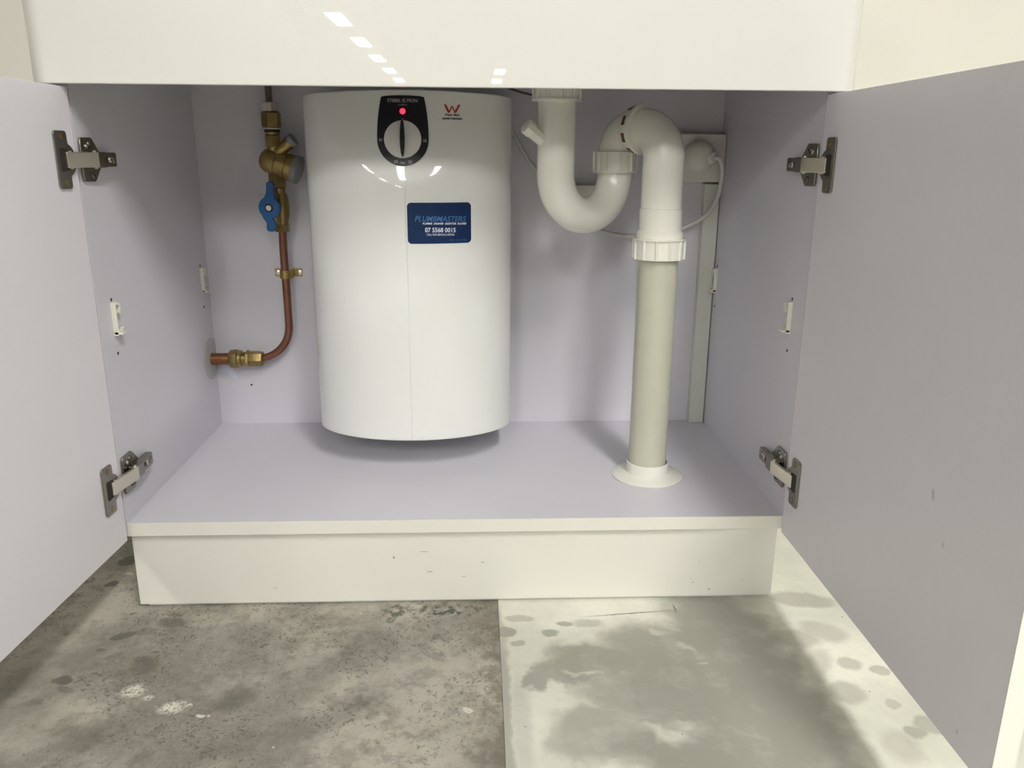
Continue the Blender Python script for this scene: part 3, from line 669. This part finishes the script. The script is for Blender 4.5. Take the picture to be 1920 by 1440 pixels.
hv += arc((0, 0), .0172, 1.0, -1.15, 8) + [(.0085, -.0230), (.0065, -.0350), (.0030, -.0370), (-.0040, -.0370), (-.0062, -.0330), (-.0062, -.0240), (-.0095, -.0170)]
hv += arc((0, 0), .0172, -2.2, -4.15, 8) + [(-.0058, .0230), (-.0065, .0370)]
HT = frame((.1300, VY - .026, .3830), (-.12, -1, 0), (1, 0, -.12))
hd = MB().prism([(x - .0012 * (z < -.02) * -3, z) for x, z in hv], 0, .0075, Matrix(HT)).build('butterfly_handle', handle_blue, valve, 0.0018, seg=3, label='blue plastic butterfly handle')
MB().lathe([(.0066, .0070), (.0066, .0078)], HT, 20).build('recess', dark, hd)
MB().lathe([(.0048, .0072), (.0048, .0092), (.0036, .0102)], HT, 20).build('screw', chrome, hd)

cop = thing('copper_pipe', (.136, .385, .27), 'bent copper water pipe running from the valve down to the left panel', 'pipe')
cpts = spline([(.1393, .3755, .3520), (.1375, .3800, .3300), (.1360, .3850, .3060), (.1361, .3860, .2705), (.1364, .386, .230), (.1364, .386, .1900)], 6)
rbend = .058
cpts += [Vector((.1364 - rbend + rbend * math.cos(a), .3860, .1835 - rbend * 1.0 * math.sin(a))) for a in [PI / 2 * i / 12 for i in range(13)]]
cpts += [Vector((.0760, .386, .1253))]
MB().sweep(cpts, .00655, 20).build('thin_tube', copper, cop, label='thin bent copper tube')
MB().lathe([(.0102, -.017), (.0102, .036)], frame((0, .3845, .1253), (1, 0, 0)), 28).build('thick_tube', copper_old, cop, label='thick copper stub through the left panel')
XT = frame((0, .386, .1253), (1, 0, 0))
MB().lathe([(.0128, .0305), (.0152, .0330), (.0160, .0400), (.0160, .0455), (.0130, .0462)], XT, 6, phase=.3).build('coupling_nut', brass_dark, cop, 0.0008)
MB().lathe([(.0138, .0460), (.0146, .0468), (.0146, .0520), (.0130, .0528)], XT, 32).lathe([(.0140, .0600), (.0150, .0607), (.0150, .0650), (.0130, .0660)], XT, 6, phase=.3).build('coupling_ring', brass, cop, 0.0004)
MB().lathe([(.0118, .0520), (.0118, .0610)], XT, 28).build('coupling_neck', brass_dark, cop)
MB().lathe([(.0132, .0655), (.0136, .0665), (.0132, .0850), (.0118, .0885), (.0095, .0900)], XT, 6, phase=.1).build('reducer_nut', brass_dark, cop, 0.0008)
# saddle clamp with two screws
sd = MB()
sp = [(.1132, D - .0018), (.1270, D - .0018)] + [(.1362 + .0090 * math.cos(a), .3865 + .0090 * math.sin(a)) for a in [PI + PI * i / 12 for i in range(13)]] + [(.1455, D - .0018), (.1595, D - .0018)]
so = [(x, y + .0014) if (i < 2 or i > len(sp) - 3) else (.1362 + (x - .1362) * .84, .3865 + (y - .3865) * .84) for i, (x, y) in enumerate(sp)]
for i in range(len(sp) - 1):
    q = [sp[i], sp[i + 1], so[i + 1], so[i]]
    sd.prism(q, .2640, .2775, Matrix.Identity(4))
sdo = sd.build('saddle_clamp', brass, cop, label='brass coloured saddle clamp')
for x in (.1185, .1548):
    T = frame((x, D - .0016, .2707), (0, -1, 0))
    MB().lathe([(.0046, 0), (.0044, .0014), (.0026, .0022)], T, 20).build('screw', chrome, sdo)
# cover disc where the copper enters
pts = [(.386 + .0355 * math.cos(a), .1255 + .0355 * math.sin(a)) for a in [2 * PI * i / 48 for i in range(48)]]
pts = [(min(p[0], D - .0012), p[1]) for p in pts]
dm = MB().prism(pts, .0003, .0016, Matrix(((0, 0, 1, 0), (1, 0, 0, 0), (0, 1, 0, 0), (0, 0, 0, 1)))).build('cover_disc', disc_grey, cop, 0.0004, label='grey cover disc cut off at the corner')
